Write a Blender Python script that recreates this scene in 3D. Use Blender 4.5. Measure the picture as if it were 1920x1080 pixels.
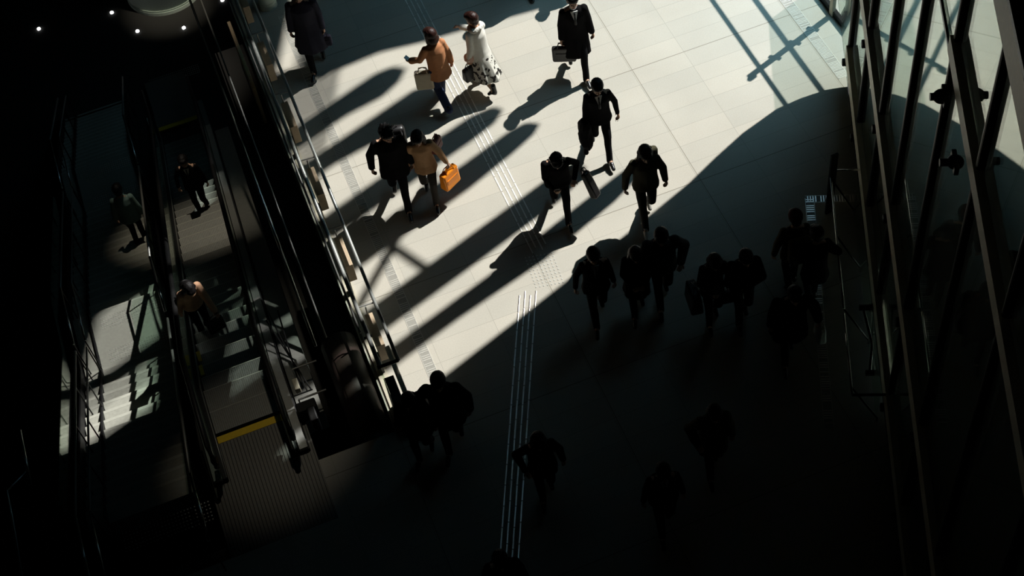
import bpy, bmesh, math, random
from mathutils import Vector, Matrix, noise
random.seed(7)
SC = bpy.context.scene
COL = SC.collection
for o in list(bpy.data.objects): bpy.data.objects.remove(o)

# ------------------------------------------------------------------ camera
cam = bpy.data.objects.new('camera', bpy.data.cameras.new('camera')); COL.objects.link(cam)
cam.data.sensor_width = 36; cam.data.lens = 36 * 2764.34 / 1920
cam.data.clip_start = .05; cam.data.clip_end = 200
F = Vector((0.13337451, 0.58704116, -0.79849478)); R = Vector((0.93036513, -0.35179959, -0.10323655)); U = Vector((0.34151424, 0.72912257, 0.59308372))
m3 = Matrix((R, U, -F)).transposed()
cam.matrix_world = Matrix.Translation((0, 0, 18)) @ m3.to_4x4()
SC.camera = cam
# ------------------------------------------------------------------ light
W = bpy.data.worlds.new('world'); SC.world = W; W.use_nodes = True
_wn = W.node_tree.nodes; _wl = W.node_tree.links                # hazy sky, brightest overhead
_wn['Background'].inputs[0].default_value = (.36, .74, .98, 1)
_tc = _wn.new('ShaderNodeTexCoord'); _sx = _wn.new('ShaderNodeSeparateXYZ'); _mr = _wn.new('ShaderNodeMapRange'); _mr.interpolation_type = 'SMOOTHSTEP'
_wl.new(_tc.outputs['Generated'], _sx.inputs[0]); _wl.new(_sx.outputs[2], _mr.inputs[0])
_mr.inputs[1].default_value = .62; _mr.inputs[2].default_value = .99; _mr.inputs[3].default_value = .05; _mr.inputs[4].default_value = 6.0
_wl.new(_mr.outputs[0], _wn['Background'].inputs[1])
SUN_AZ, SUN_EL = math.radians(69.8), math.radians(48.5)
S = Vector((math.sin(SUN_AZ) * math.cos(SUN_EL), math.cos(SUN_AZ) * math.cos(SUN_EL), math.sin(SUN_EL)))
sun = bpy.data.objects.new('sun', bpy.data.lights.new('sun', 'SUN')); COL.objects.link(sun)
sun.data.energy = 6.3; sun.data.angle = math.radians(.53); sun.data.color = (1, .985, .95)
sun.rotation_euler = S.to_track_quat('Z', 'Y').to_euler()
SC.view_settings.view_transform = 'Standard'; SC.view_settings.look = 'None'
SC.view_settings.exposure = 0.0; SC.view_settings.gamma = 1; SC.view_settings.use_curve_mapping = False

# ------------------------------------------------------------------ helpers
def mat(name, col, rough=.7, metal=0, spec=.3, noise_amt=0, noise_scale=20, bump=0, emit=None):
    m = bpy.data.materials.new(name); m.use_nodes = True
    nt = m.node_tree; b = nt.nodes['Principled BSDF']
    b.inputs['Base Color'].default_value = (*col, 1); b.inputs['Roughness'].default_value = rough
    b.inputs['Metallic'].default_value = metal; b.inputs['Specular IOR Level'].default_value = spec
    if emit: b.inputs['Emission Color'].default_value = (*emit[:3], 1); b.inputs['Emission Strength'].default_value = emit[3]
    g = nt.nodes.new('ShaderNodeNewGeometry')
    n = nt.nodes.new('ShaderNodeTexNoise'); n.inputs['Scale'].default_value = noise_scale; n.inputs['Detail'].default_value = 4
    nt.links.new(g.outputs['Position'], n.inputs['Vector'])
    a = noise_amt if noise_amt else .12
    r = nt.nodes.new('ShaderNodeMapRange'); r.inputs[3].default_value = 1 - a; r.inputs[4].default_value = 1 + a
    nt.links.new(n.outputs['Fac'], r.inputs[0])
    v = nt.nodes.new('ShaderNodeVectorMath'); v.operation = 'SCALE'; v.inputs[0].default_value = col
    nt.links.new(r.outputs[0], v.inputs['Scale']); nt.links.new(v.outputs[0], b.inputs['Base Color'])
    if bump:
        bp = nt.nodes.new('ShaderNodeBump'); bp.inputs['Strength'].default_value = bump; bp.inputs['Distance'].default_value = .01
        nt.links.new(n.outputs['Fac'], bp.inputs['Height']); nt.links.new(bp.outputs[0], b.inputs['Normal'])
    return m

def tag(o, label=None, cat=None, group=None, kind=None):
    if label: o['label'] = label
    if cat: o['category'] = cat
    if group: o['group'] = group
    if kind: o['kind'] = kind
    return o
def build(name, bm, m, parent=None, smooth=False, recalc=True):
    if recalc: bmesh.ops.recalc_face_normals(bm, faces=bm.faces[:])
    me = bpy.data.meshes.new(name); bm.to_mesh(me); bm.free()
    if smooth:
        for p in me.polygons: p.use_smooth = True
    me.materials.append(m)
    o = bpy.data.objects.new(name, me); COL.objects.link(o)
    if parent: o.parent = parent
    return o
def empty(name, loc, rz=0, label=None, cat=None, group=None):
    o = bpy.data.objects.new(name, None); COL.objects.link(o); o.location = loc; o.rotation_euler = (0, 0, rz)
    o.empty_display_size = .2
    return tag(o, label, cat, group)
def copy_tree(o, parent=None):
    c = o.copy(); COL.objects.link(c); c.parent = parent
    for ch in list(o.children): copy_tree(ch, c)
    return c
def box(bm, x0, x1, y0, y1, z0, z1, bev=0, M=None):
    r = bmesh.ops.create_cube(bm, size=1)
    vs = r['verts']
    for v in vs: v.co = Vector(((x0 + x1) / 2 + v.co.x * (x1 - x0), (y0 + y1) / 2 + v.co.y * (y1 - y0), (z0 + z1) / 2 + v.co.z * (z1 - z0)))
    if bev:
        es = list({e for v in vs for e in v.link_edges})
        rr = bmesh.ops.bevel(bm, geom=es, offset=bev, segments=2, affect='EDGES', profile=.5)
        vs = list({v for f in rr['faces'] for v in f.verts} | {v for v in vs if v.is_valid})
    if M: bmesh.ops.transform(bm, matrix=M, verts=vs)
    return vs
def NB(): return bmesh.new()
def tube(bm, pts, r, seg=10, closed=False):
    pts = [Vector(p) for p in pts]; rings = []
    for i, p in enumerate(pts):
        a = pts[max(i - 1, 0)]; b = pts[min(i + 1, len(pts) - 1)]
        t = (b - a).normalized(); up = Vector((0, 0, 1)) if abs(t.z) < .95 else Vector((1, 0, 0))
        u = t.cross(up).normalized(); v = t.cross(u).normalized()
        rings.append([bm.verts.new(p + r * (math.cos(k * 2 * math.pi / seg) * u + math.sin(k * 2 * math.pi / seg) * v)) for k in range(seg)])
    for i in range(len(rings) - 1):
        for k in range(seg): bm.faces.new([rings[i][k], rings[i][(k + 1) % seg], rings[i + 1][(k + 1) % seg], rings[i + 1][k]])
    bm.faces.new(rings[0][::-1]); bm.faces.new(rings[-1])
def prism(bm, poly, fn, d0, d1):
    a = [bm.verts.new(fn(p[0], p[1], d0)) for p in poly]; b = [bm.verts.new(fn(p[0], p[1], d1)) for p in poly]
    n = len(poly)
    bm.faces.new(a); bm.faces.new(b[::-1])
    for i in range(n): bm.faces.new([a[i], b[i], b[(i + 1) % n], a[(i + 1) % n]])
def disc(bm, c, r, h, seg=20):
    c = Vector(c); a = [bm.verts.new(c + Vector((r * math.cos(k * 2 * math.pi / seg), r * math.sin(k * 2 * math.pi / seg), 0))) for k in range(seg)]
    b = [bm.verts.new(v.co + Vector((0, 0, h))) for v in a]
    bm.faces.new(a[::-1]); bm.faces.new(b)
    for k in range(seg): bm.faces.new([a[k], a[(k + 1) % seg], b[(k + 1) % seg], b[k]])

# ------------------------------------------------------------------ materials
def floor_material():
    m = bpy.data.materials.new('stone_tiles'); m.use_nodes = True; nt = m.node_tree; L = nt.links; b = nt.nodes['Principled BSDF']
    g = nt.nodes.new('ShaderNodeNewGeometry')
    mp = nt.nodes.new('ShaderNodeMapping'); mp.inputs['Location'].default_value = (-.565, -.34, 0); L.new(g.outputs['Position'], mp.inputs['Vector'])
    bt = nt.nodes.new('ShaderNodeTexBrick'); bt.offset = 0; bt.squash = 1
    bt.inputs['Scale'].default_value = 1; bt.inputs['Brick Width'].default_value = .985; bt.inputs['Row Height'].default_value = .389
    bt.inputs['Mortar Size'].default_value = .004; bt.inputs['Mortar Smooth'].default_value = .3
    bt.inputs['Color1'].default_value = (.455, .435, .375, 1); bt.inputs['Color2'].default_value = (.50, .47, .40, 1)
    bt.inputs['Mortar'].default_value = (.36, .34, .29, 1); bt.inputs['Bias'].default_value = 0
    L.new(mp.outputs[0], bt.inputs['Vector'])
    # wide expansion joints every few tiles
    b2 = nt.nodes.new('ShaderNodeTexBrick'); b2.offset = 0
    b2.inputs['Scale'].default_value = 1; b2.inputs['Brick Width'].default_value = 2.955; b2.inputs['Row Height'].default_value = 2.723
    b2.inputs['Mortar Size'].default_value = .006; b2.inputs['Mortar Smooth'].default_value = .2
    b2.inputs['Color1'].default_value = b2.inputs['Color2'].default_value = (1, 1, 1, 1); b2.inputs['Mortar'].default_value = (.52, .50, .46, 1)
    mp2 = nt.nodes.new('ShaderNodeMapping'); mp2.inputs['Location'].default_value = (-.59, -.335, 0); L.new(g.outputs['Position'], mp2.inputs['Vector']); L.new(mp2.outputs[0], b2.inputs['Vector'])
    n = nt.nodes.new('ShaderNodeTexNoise'); n.inputs['Scale'].default_value = 55; n.inputs['Detail'].default_value = 6; n.inputs['Roughness'].default_value = .8; L.new(g.outputs['Position'], n.inputs['Vector'])
    r = nt.nodes.new('ShaderNodeMapRange'); r.inputs[1].default_value = .3; r.inputs[2].default_value = .7; r.inputs[3].default_value = .88; r.inputs[4].default_value = 1.12; L.new(n.outputs['Fac'], r.inputs[0])
    n2 = nt.nodes.new('ShaderNodeTexNoise'); n2.inputs['Scale'].default_value = .8; n2.inputs['Detail'].default_value = 3; L.new(g.outputs['Position'], n2.inputs['Vector'])
    r2 = nt.nodes.new('ShaderNodeMapRange'); r2.inputs[3].default_value = .86; r2.inputs[4].default_value = 1.12; L.new(n2.outputs['Fac'], r2.inputs[0])
    mul = nt.nodes.new('ShaderNodeMath'); mul.operation = 'MULTIPLY'; L.new(r.outputs[0], mul.inputs[0]); L.new(r2.outputs[0], mul.inputs[1])
    mx = nt.nodes.new('ShaderNodeMix'); mx.data_type = 'RGBA'; mx.blend_type = 'MULTIPLY'; mx.inputs[0].default_value = 1
    L.new(bt.outputs[0], mx.inputs[6]); L.new(b2.outputs[0], mx.inputs[7])
    v = nt.nodes.new('ShaderNodeVectorMath'); v.operation = 'SCALE'; L.new(mx.outputs[2], v.inputs[0]); L.new(mul.outputs[0], v.inputs['Scale'])
    L.new(v.outputs[0], b.inputs['Base Color']); b.inputs['Roughness'].default_value = .62; b.inputs['Specular IOR Level'].default_value = .15
    bp = nt.nodes.new('ShaderNodeBump'); bp.inputs['Strength'].default_value = .25; bp.inputs['Distance'].default_value = .004; L.new(n.outputs['Fac'], bp.inputs['Height']); L.new(bp.outputs[0], b.inputs['Normal'])
    return m
def glass_material(name, tint, ior, rough=0):
    m = bpy.data.materials.new(name); m.use_nodes = True; nt = m.node_tree; L = nt.links
    for x in list(nt.nodes):
        if x.type != 'OUTPUT_MATERIAL': nt.nodes.remove(x)
    out = nt.nodes['Material Output']
    t = nt.nodes.new('ShaderNodeBsdfTransparent'); t.inputs[0].default_value = (*tint, 1)
    g = nt.nodes.new('ShaderNodeBsdfGlossy'); g.inputs['Roughness'].default_value = rough; g.inputs[0].default_value = (.95, 1, .93, 1)
    f = nt.nodes.new('ShaderNodeFresnel'); gg = nt.nodes.new('ShaderNodeNewGeometry')
    mi = nt.nodes.new('ShaderNodeMix'); mi.inputs[2].default_value = ior; mi.inputs[3].default_value = 1 / ior
    L.new(gg.outputs['Backfacing'], mi.inputs[0]); L.new(mi.outputs[0], f.inputs[0])   # same reflectance on both faces of the thin pane
    x = nt.nodes.new('ShaderNodeMixShader'); L.new(f.outputs[0], x.inputs[0]); L.new(t.outputs[0], x.inputs[1]); L.new(g.outputs[0], x.inputs[2]); L.new(x.outputs[0], out.inputs[0])
    return m
M = dict(
    floor=floor_material(),
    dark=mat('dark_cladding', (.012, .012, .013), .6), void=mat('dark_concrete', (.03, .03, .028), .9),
    black=mat('black_metal', (.012, .012, .012), .4, .3), steel=mat('brushed_steel', (.66, .68, .64), .36, .6),
    dsteel=mat('dull_steel', (.3, .3, .28), .45, .6), pale=mat('pale_bronze_anodised', (.74, .68, .52), .45, .1), polish=mat('polished_steel', (.86, .88, .85), .16, 1), beige=mat('beige_metal', (.52, .48, .37), .5, .1),
    tube=mat('dark_bronze_tube', (.02, .018, .015), .35, .4), wood=mat('tan_panel', (.52, .40, .27), .55),
    glass=glass_material('facade_glass', (.93, .97, .95), 1.7), bglass=glass_material('balustrade_glass', (.86, .93, .89), 1.45),
    rubber=mat('black_rubber', (.01, .01, .01), .45), step=mat('step_aluminium', (.20, .20, .18), .5, .5, noise_amt=.25),
    stair=mat('stair_stone', (.34, .34, .29), .7, noise_amt=.2), yellow=mat('yellow_comb_paint', (.75, .50, .02), .5),
    nose=mat('pale_nosing', (.42, .42, .36), .6), tact=mat('sunlit_guide_bar', (.92, .90, .84), .38, .25), tactb=mat('shaded_bar_metal', (.95, .86, .80), .30, 1),  # one bar metal in two copies: sunlit, and shaded with glints
    stud=mat('pale_stud', (.8, .8, .74), .3, .5), grate=mat('drain_grate', (.34, .33, .29), .5, .2), gframe=mat('drain_frame', (.8, .78, .7), .35, .45),
    column=mat('pale_green_column', (.60, .70, .62), .6), dark_ground=mat('ground_coloured_dark', (.02, .02, .02), .9), bright_patch=mat('bright_patch_strip', (.42, .40, .33), .8),
    lamp=mat('lamp_lens', (.9, .9, .9), .3, emit=(1, 1, 1, 6)),
)
# skin, cloth
M.update(skin=mat('skin', (.50, .30, .20), .5), hair=mat('black_hair', (.006, .005, .005), .5, spec=.2, bump=.3, noise_scale=160), hairb=mat('brown_hair', (.030, .011, .008), .4, bump=.3, noise_scale=160),
    suit=mat('black_suit', (.006, .006, .007), .9, spec=.08), coat=mat('charcoal_wool', (.007, .0065, .007), .95, spec=.06), navy=mat('navy_wool', (.022, .022, .038), .9), denim=mat('navy_denim', (.018, .028, .07), .85),
    orange=mat('rust_orange_wool', (.50, .22, .10), .85, noise_amt=.15), tan=mat('tan_wool', (.42, .24, .12), .85, noise_amt=.2), white=mat('white_knit', (.78, .76, .68), .9), shirt=mat('white_shirt', (.7, .7, .68), .8),
    olive=mat('olive_cotton', (.055, .050, .028), .9), brownp=mat('dark_brown_trousers', (.022, .018, .014), .85), shoe=mat('black_leather', (.012, .012, .012), .25, spec=.6), wshoe=mat('pale_canvas_shoe', (.5, .48, .42), .7),
    bag=mat('black_bag_leather', (.012, .011, .011), .4, spec=.5), cream=mat('cream_canvas', (.55, .50, .38), .85), ored=mat('dark_red_leather', (.16, .018, .010), .4), obag=mat('bright_orange_paper', (.95, .29, .02), .07), 
    teal=mat('pale_teal_knit', (.20, .30, .27), .9), peach=mat('peach_sweater', (.62, .36, .22), .9, noise_amt=.2), phone=mat('phone_glass', (.02, .02, .025), .1, spec=.8), wbag=mat('white_plastic', (.6, .66, .62), .5), pink=mat('pale_pink_fur', (.70, .46, .36), .95, bump=.8, noise_scale=90), gold=mat('gold_metal', (.8, .6, .25), .3, 1), beanie=mat('maroon_beanie', (.07, .018, .016), .95), eye=mat('dark_eye', (.02, .015, .01), .2), lip=mat('lip', (.35, .12, .09), .5), mauve=mat('mauve_coat', (.03, .026, .03), .9))
def floral():
    m = mat('floral_cotton', (.72, .70, .62), .85); nt = m.node_tree; b = nt.nodes['Principled BSDF']
    g = nt.nodes.new('ShaderNodeNewGeometry'); n = nt.nodes.new('ShaderNodeTexNoise'); n.inputs['Scale'].default_value = 13; n.inputs['Detail'].default_value = 3
    nt.links.new(g.outputs['Position'], n.inputs['Vector']); c = nt.nodes.new('ShaderNodeValToRGB'); c.color_ramp.interpolation = 'CONSTANT'
    c.color_ramp.elements[0].position = 0; c.color_ramp.elements[0].color = (.72, .70, .62, 1); c.color_ramp.elements[1].position = .56; c.color_ramp.elements[1].color = (.035, .03, .025, 1)
    nt.links.new(n.outputs['Fac'], c.inputs[0]); nt.links.new(c.outputs[0], b.inputs['Base Color']); return m
M['floral'] = floral()

# ------------------------------------------------------------------ the setting
LZ = -7.4
W0 = Vector((9.47, 14.63, 0)); WA = math.radians(23.8); WD = Vector((math.sin(WA), math.cos(WA), 0)); WN = Vector((WD.y, -WD.x, 0))
def fw(s, z, d=0): return W0 + s * WD - d * WN + Vector((0, 0, z))      # d > 0 is the hall side of the facade
def fwf(s, z, d): return fw(s, z, d)
bm = NB()
poly = [(.57, 11.55), (.57, 21.6), (3.6, 21.6), (3.6, 40), (24, 40), (22, 36), (-4, -12), (-12, -12), (-12, 10.9), (-2.15, 10.9), (-2.15, 11.2), (.1, 11.2), (.1, 11.55)]
q0, q1 = fw(-29, 0), fw(30, 0)
poly = [(.57, 11.55), (.57, 21.6), (3.6, 21.6), (3.6, 42), (q1.x, q1.y), (q0.x, q0.y), (-14, q0.y), (-14, 10.55), (-.6, 10.55), (-.6, 11.55)]
prism(bm, poly, lambda x, y, z: Vector((x, y, z)), -.35, 0)
tag(build('floor', bm, M['floor']), 'pale stone tiled concourse floor', kind='structure')
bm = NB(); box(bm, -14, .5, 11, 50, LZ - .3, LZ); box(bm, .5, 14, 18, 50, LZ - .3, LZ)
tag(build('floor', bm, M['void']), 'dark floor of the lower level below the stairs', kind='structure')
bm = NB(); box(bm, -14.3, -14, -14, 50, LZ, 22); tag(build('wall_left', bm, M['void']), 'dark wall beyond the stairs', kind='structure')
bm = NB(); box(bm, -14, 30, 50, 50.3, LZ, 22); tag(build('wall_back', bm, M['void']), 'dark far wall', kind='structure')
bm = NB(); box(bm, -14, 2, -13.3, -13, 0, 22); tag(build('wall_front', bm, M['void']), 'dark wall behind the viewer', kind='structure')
def _cx(y, o): return 1.6 + .4 * (y - 14.5) + o  # sides of a ceiling slit added so the metal bars reflect sky
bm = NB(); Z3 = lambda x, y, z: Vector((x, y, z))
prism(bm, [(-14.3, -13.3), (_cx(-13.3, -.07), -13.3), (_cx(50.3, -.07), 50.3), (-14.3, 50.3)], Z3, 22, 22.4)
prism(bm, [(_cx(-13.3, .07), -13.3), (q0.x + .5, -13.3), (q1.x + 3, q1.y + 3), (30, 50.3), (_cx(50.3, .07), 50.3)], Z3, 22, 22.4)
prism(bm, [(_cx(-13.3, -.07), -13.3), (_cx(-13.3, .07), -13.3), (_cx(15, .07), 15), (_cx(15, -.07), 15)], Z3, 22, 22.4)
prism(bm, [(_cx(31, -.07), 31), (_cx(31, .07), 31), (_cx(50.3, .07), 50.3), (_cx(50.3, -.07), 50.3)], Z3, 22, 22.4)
tag(build('ceiling', bm, M['void']), 'dark ceiling slab with one narrow slit added to give metal bars sky to reflect', kind='structure')
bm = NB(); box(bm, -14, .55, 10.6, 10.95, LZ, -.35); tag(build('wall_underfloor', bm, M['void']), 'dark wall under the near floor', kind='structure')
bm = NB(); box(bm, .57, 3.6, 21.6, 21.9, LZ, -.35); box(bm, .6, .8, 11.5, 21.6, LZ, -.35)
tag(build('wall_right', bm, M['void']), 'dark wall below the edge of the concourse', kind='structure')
# outside ground
bm = NB(); prism(bm, [fw(-29, 0).xy, fw(-29, 0, -14).xy, fw(30, 0, -14).xy, fw(30, 0).xy], lambda x, y, z: Vector((x, y, z)), -.35, -.12)  # coloured near black in place of shade, to stay dark behind the glass
tag(build('floor', bm, M['dark_ground']), 'ground outside the glass wall, coloured near black in place of shade', kind='structure')
bm = NB(); prism(bm, [(-6.05, -.02), (-4.9, -.02), (-3.55, -.02), (-3.55, -1.6), (-6.05, -1.6)], lambda s, d, z: fw(s, z, d), -.12, 0)  # added strip standing in for a bright patch at the wall foot
tag(build('floor', bm, M['bright_patch']), 'pale strip added just outside the glass wall to make a bright patch', kind='structure')

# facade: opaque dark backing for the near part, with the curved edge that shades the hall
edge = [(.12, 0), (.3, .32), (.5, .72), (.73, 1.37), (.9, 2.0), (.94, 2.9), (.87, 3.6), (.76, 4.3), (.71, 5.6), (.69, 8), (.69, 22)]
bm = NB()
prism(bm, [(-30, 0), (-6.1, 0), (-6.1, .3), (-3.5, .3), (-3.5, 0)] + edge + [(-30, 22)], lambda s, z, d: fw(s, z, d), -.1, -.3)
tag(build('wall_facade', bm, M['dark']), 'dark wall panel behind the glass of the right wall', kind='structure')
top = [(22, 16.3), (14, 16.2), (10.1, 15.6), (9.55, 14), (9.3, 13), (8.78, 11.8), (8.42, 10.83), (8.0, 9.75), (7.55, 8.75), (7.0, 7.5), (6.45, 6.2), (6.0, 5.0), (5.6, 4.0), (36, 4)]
bm = NB(); prism(bm, [(36, 0), (36, 14.85), (9.75, 14.85), (9.55, 14), (9.3, 13), (8.78, 11.8), (8.42, 10.83), (8.0, 9.75), (7.6, 8.75), (7.25, 7.9), (7.0, 6.9), (6.9, 5.6), (6.9, 0)], lambda s, z, d: fw(s, z, d), -.1, -.3)  # unseen panel cut to the outline of the shade it casts
tag(build('wall_facade_far', bm, M['dark']), 'dark far part of the right wall, unseen, outline shaped to the shade it casts', kind='structure')
bm = NB(); prism(bm, [(15.8, 14.85), (36, 14.55), (36, 18.5), (15.8, 18.5)], lambda s, z, d: fw(s, z, d), -.1, -.3)  # unseen panels added to block sun, gaps left for lit patches
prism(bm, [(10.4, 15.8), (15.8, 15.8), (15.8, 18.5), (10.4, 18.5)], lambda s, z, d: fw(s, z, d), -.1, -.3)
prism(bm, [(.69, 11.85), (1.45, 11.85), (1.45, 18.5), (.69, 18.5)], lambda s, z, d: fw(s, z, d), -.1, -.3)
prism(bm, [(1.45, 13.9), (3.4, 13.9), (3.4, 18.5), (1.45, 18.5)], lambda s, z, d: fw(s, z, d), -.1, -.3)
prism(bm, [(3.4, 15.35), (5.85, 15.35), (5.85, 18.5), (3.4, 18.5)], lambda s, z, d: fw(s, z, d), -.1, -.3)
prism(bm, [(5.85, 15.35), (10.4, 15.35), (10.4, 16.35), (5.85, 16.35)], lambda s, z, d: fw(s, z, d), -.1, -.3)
tag(build('wall_blocker_upper', bm, M['dark']), 'unseen dark panels added above the right wall to block sun, with narrow openings', kind='structure')
bm = NB()  # unseen slats added to thin the sun on escalator and stairs
q = 3.4
while q < 15.8: prism(bm, [(q, 14.1), (q + .06, 14.1), (q + .06, 15.4), (q, 15.4)], lambda s, z, d: fw(s, z, d), -.32, -.34); q += .12
q = 5.85
while q < 10.4:
    if not 6.3 < q < 7.4: prism(bm, [(q, 16.3), (q + .05, 16.3), (q + .05, 18.5), (q, 18.5)], lambda s, z, d: fw(s, z, d), -.32, -.34)
    q += .13
g = build('sun_slats', bm, M['black']); tag(g, 'unseen fine dark slats added high in the right wall to thin the sunlight', 'slat', kind='stuff')
bm = NB(); prism(bm, [(.69, 18.5), (36, 18.5), (36, 22), (.69, 22)], lambda s, z, d: fw(s, z, d), -.1, -.3)
tag(build('wall_facade_top', bm, M['dark']), 'dark top of the right wall', kind='structure')
# unseen fins shaped to throw the long bars of shadow (rounded lower ends)
def fin(pts):
    bm = NB(); prism(bm, pts, lambda s, z, d: fw(s + .25, z + .41, d), -.36, -.48)
    return tag(build('shadow_fin', bm, M['dark']), 'unseen dark upright fin shaped to cast a bar of shadow, high in the right wall', 'fin', 'unseen fins shaped to cast shadow bars')
fin([(8.62, 18.4), (8.64, 12.75), (8.52, 12.3), (8.3, 12.05), (8.08, 12.2), (7.98, 12.6), (8.12, 13.5), (8.15, 18.4)])
fin([(7.56, 16.0), (7.52, 11.6), (7.38, 11.25), (7.1, 11.05), (6.8, 11.15), (6.72, 11.6), (6.9, 12.3), (7.09, 13.6), (7.12, 16.0)])
fin([(5.95, 18.4), (5.92, 12), (5.86, 10), (5.72, 9.45), (5.55, 9.3), (5.38, 9.5), (5.34, 10), (5.36, 12.5), (5.38, 18.4)])
fin([(4.82, 18.4), (4.84, 8.9), (4.76, 8.5), (4.6, 8.3), (4.45, 8.45), (4.36, 9), (4.27, 10), (4.3, 18.4)])
fin([(3.25, 18.4), (3.14, 9.5), (3.12, 7.6), (3.0, 7.2), (2.85, 7.05), (2.65, 7.2), (2.55, 7.7), (2.54, 9.5), (2.6, 18.4)])
fin([(2.2, 18.4), (2.0, 9), (2.07, 6.2), (2.06, 5.8), (1.95, 5.6), (1.82, 5.68), (1.66, 6.3), (1.55, 8), (1.68, 10), (1.8, 18.4)])
bm = NB(); tube(bm, [fw(3.31, 11.28, -.62), fw(5.91, 13.58, -.62)], .07); tube(bm, [fw(3.51, 13.38, -.62), fw(5.61, 11.58, -.62)], .07)
tag(build('cross_brace', bm, M['black']), 'crossed dark braces between two fins high in the right wall', 'brace')

# glass panes between mullions
MS = [.13, -1.51, -3.17, -4.76, -6.42, -8.08, -9.74, -11.4, -13.06]
ZT = [.55, 2.56, 6.9, 9.2, 11.4]
for i in range(len(MS) - 1):
    for j, (z0, z1) in enumerate(zip([.30] + ZT[1:-1], ZT[1:])):
        bm = NB(); prism(bm, [(MS[i + 1], z0), (MS[i], z0), (MS[i], z1), (MS[i + 1], z1)], lambda s, z, d: fw(s, z, d), 0, -.016)
        tag(build('window_%d' % (i * 4 + j + 1), bm, M['glass']), kind='structure')
bm = NB(); prism(bm, [(.13, .02), (2.9, .02), (2.9, 1.9), (.13, 1.9)], lambda s, z, d: fw(s, z, d), 0, -.016)
tag(build('window_50', bm, M['glass']), kind='structure')
names = ['farthest', 'second farthest', 'third', 'fourth', 'fifth', 'sixth', 'seventh', 'eighth', 'nearest']
for i, s in enumerate(MS):
    bm = NB(); tube(bm, [fw(s, .55, .022), fw(s, 12 if i else 2.56, .022)], .046, 14)
    tag(build('trim_%d' % (i + 1), bm, M['tube']), 'dark round upright tube on the glass wall, %s from the lit end' % names[i], kind='structure')
    bm = NB()
    for z in (.55, 2.56): box(bm, -.05, .05, -.05, .07, -.05, .05, .015, Matrix.Translation(fw(s, z, .06)) @ Matrix.Rotation(-WA, 4, 'Z') @ Matrix.Rotation(math.pi / 2, 4, 'Z'))
    tag(build('trim_%d' % (i + 21), bm, M['black']), kind='structure')
def transom(k, s0, s1, z, depth, h, m, lab):
    bm = NB(); prism(bm, [(s0, z - h / 2), (s1, z - h / 2), (s1, z + h / 2), (s0, z + h / 2)], lambda s, z, d: fw(s, z, d), 0.002, depth)
    return tag(build('trim_%d' % k, bm, m), lab, kind='structure')
transom(40, -14, .13, .80, .09, .26, M['pale'], 'lowest beige cross rail of the glass wall')
transom(41, -14, .13, 2.76, .09, .26, M['pale'], 'second beige cross rail of the glass wall')
transom(42, -6.35, -3, 7.0, .03, .05, M['tube'], 'thin dark cross rail of the glass wall')
transom(43, -14, -6.35, 7.30, .09, .20, M['pale'], 'beige cross rail of the glass wall with clamps')
transom(44, -14, -5, 9.60, .20, .44, M['pale'], 'broad upper beige cross rail of the glass wall')
transom(45, -14, -5, 9.85, .23, .06, M['black'], 'dark flange under the broad cross rail')
def clamp(s, z, lab, off=.04):
    t = empty('glass_clamp', fw(s, z, .13), -WA, lab, 'clamp', 'clamps on the glass wall')
    bm = NB(); bmesh.ops.create_uvsphere(bm, u_segments=16, v_segments=10, radius=.085)
    for v in bm.verts: v.co = Vector((v.co.x * 1.0 - off, v.co.y, v.co.z * .8))
    build('clamp_disc', bm, M['black'], t, True)
    bm = NB(); tube(bm, [(-.15, 0, 0), (.02, 0, 0)], .04); build('clamp_arm', bm, M['black'], t)
    bm = NB(); box(bm, -.03, .02, -.13, .13, -.05, .05, .01); build('clamp_plate', bm, M['black'], t)
clamp(-6.78, 6.98, 'dark round clamp on the glass wall, the upper of the two')
clamp(-7.62, 6.95, 'dark round clamp on the glass wall, the lower of the two', .0)
# corner post and kerb at the far end of the glass
bm = NB(); box(bm, -.035, .035, -.05, .05, 0, 2.3, .01, Matrix.Translation((10.09, 16.35, 0)))
tag(build('corner_post', bm, M['beige']), 'pale upright post standing at the far corner of the glass wall', 'post')
bm = NB(); box(bm, -.04, .04, 0, 2.0, 0, .12, .01, Matrix.Translation((10.12, 15.75, 0)))
tag(build('kerb_rail', bm, M['black']), 'low black kerb rail at the foot of the corner post', 'kerb')
bm = NB()
for z in (.55, 1.05, 1.6): tube(bm, [(10.02, 16.42, z), (10.16, 16.28, z)], .035); 
tube(bm, [(10.09, 16.3, 2.2), (10.09, 16.3, 2.32)], .05)
tag(build('post_bracket', bm, M['black']), 'dark brackets on the pale corner post', 'bracket')
# two unseen bars added outside to cast line shadows along the floor
for X, w, la in ((8.44, .022, 'thin dark bar added outside the glass wall to cast a line shadow, nearer the hall'), (9.105, .03, 'thin dark bar added outside the glass wall to cast a line shadow, farther away')):
    bm = NB(); box(bm, X + .827 * 2.6 - w, X + .827 * 2.6 + w, 15.55, 22, 2.57, 2.63); tag(build('shadow_bar', bm, M['black']), la, 'beam')

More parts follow.
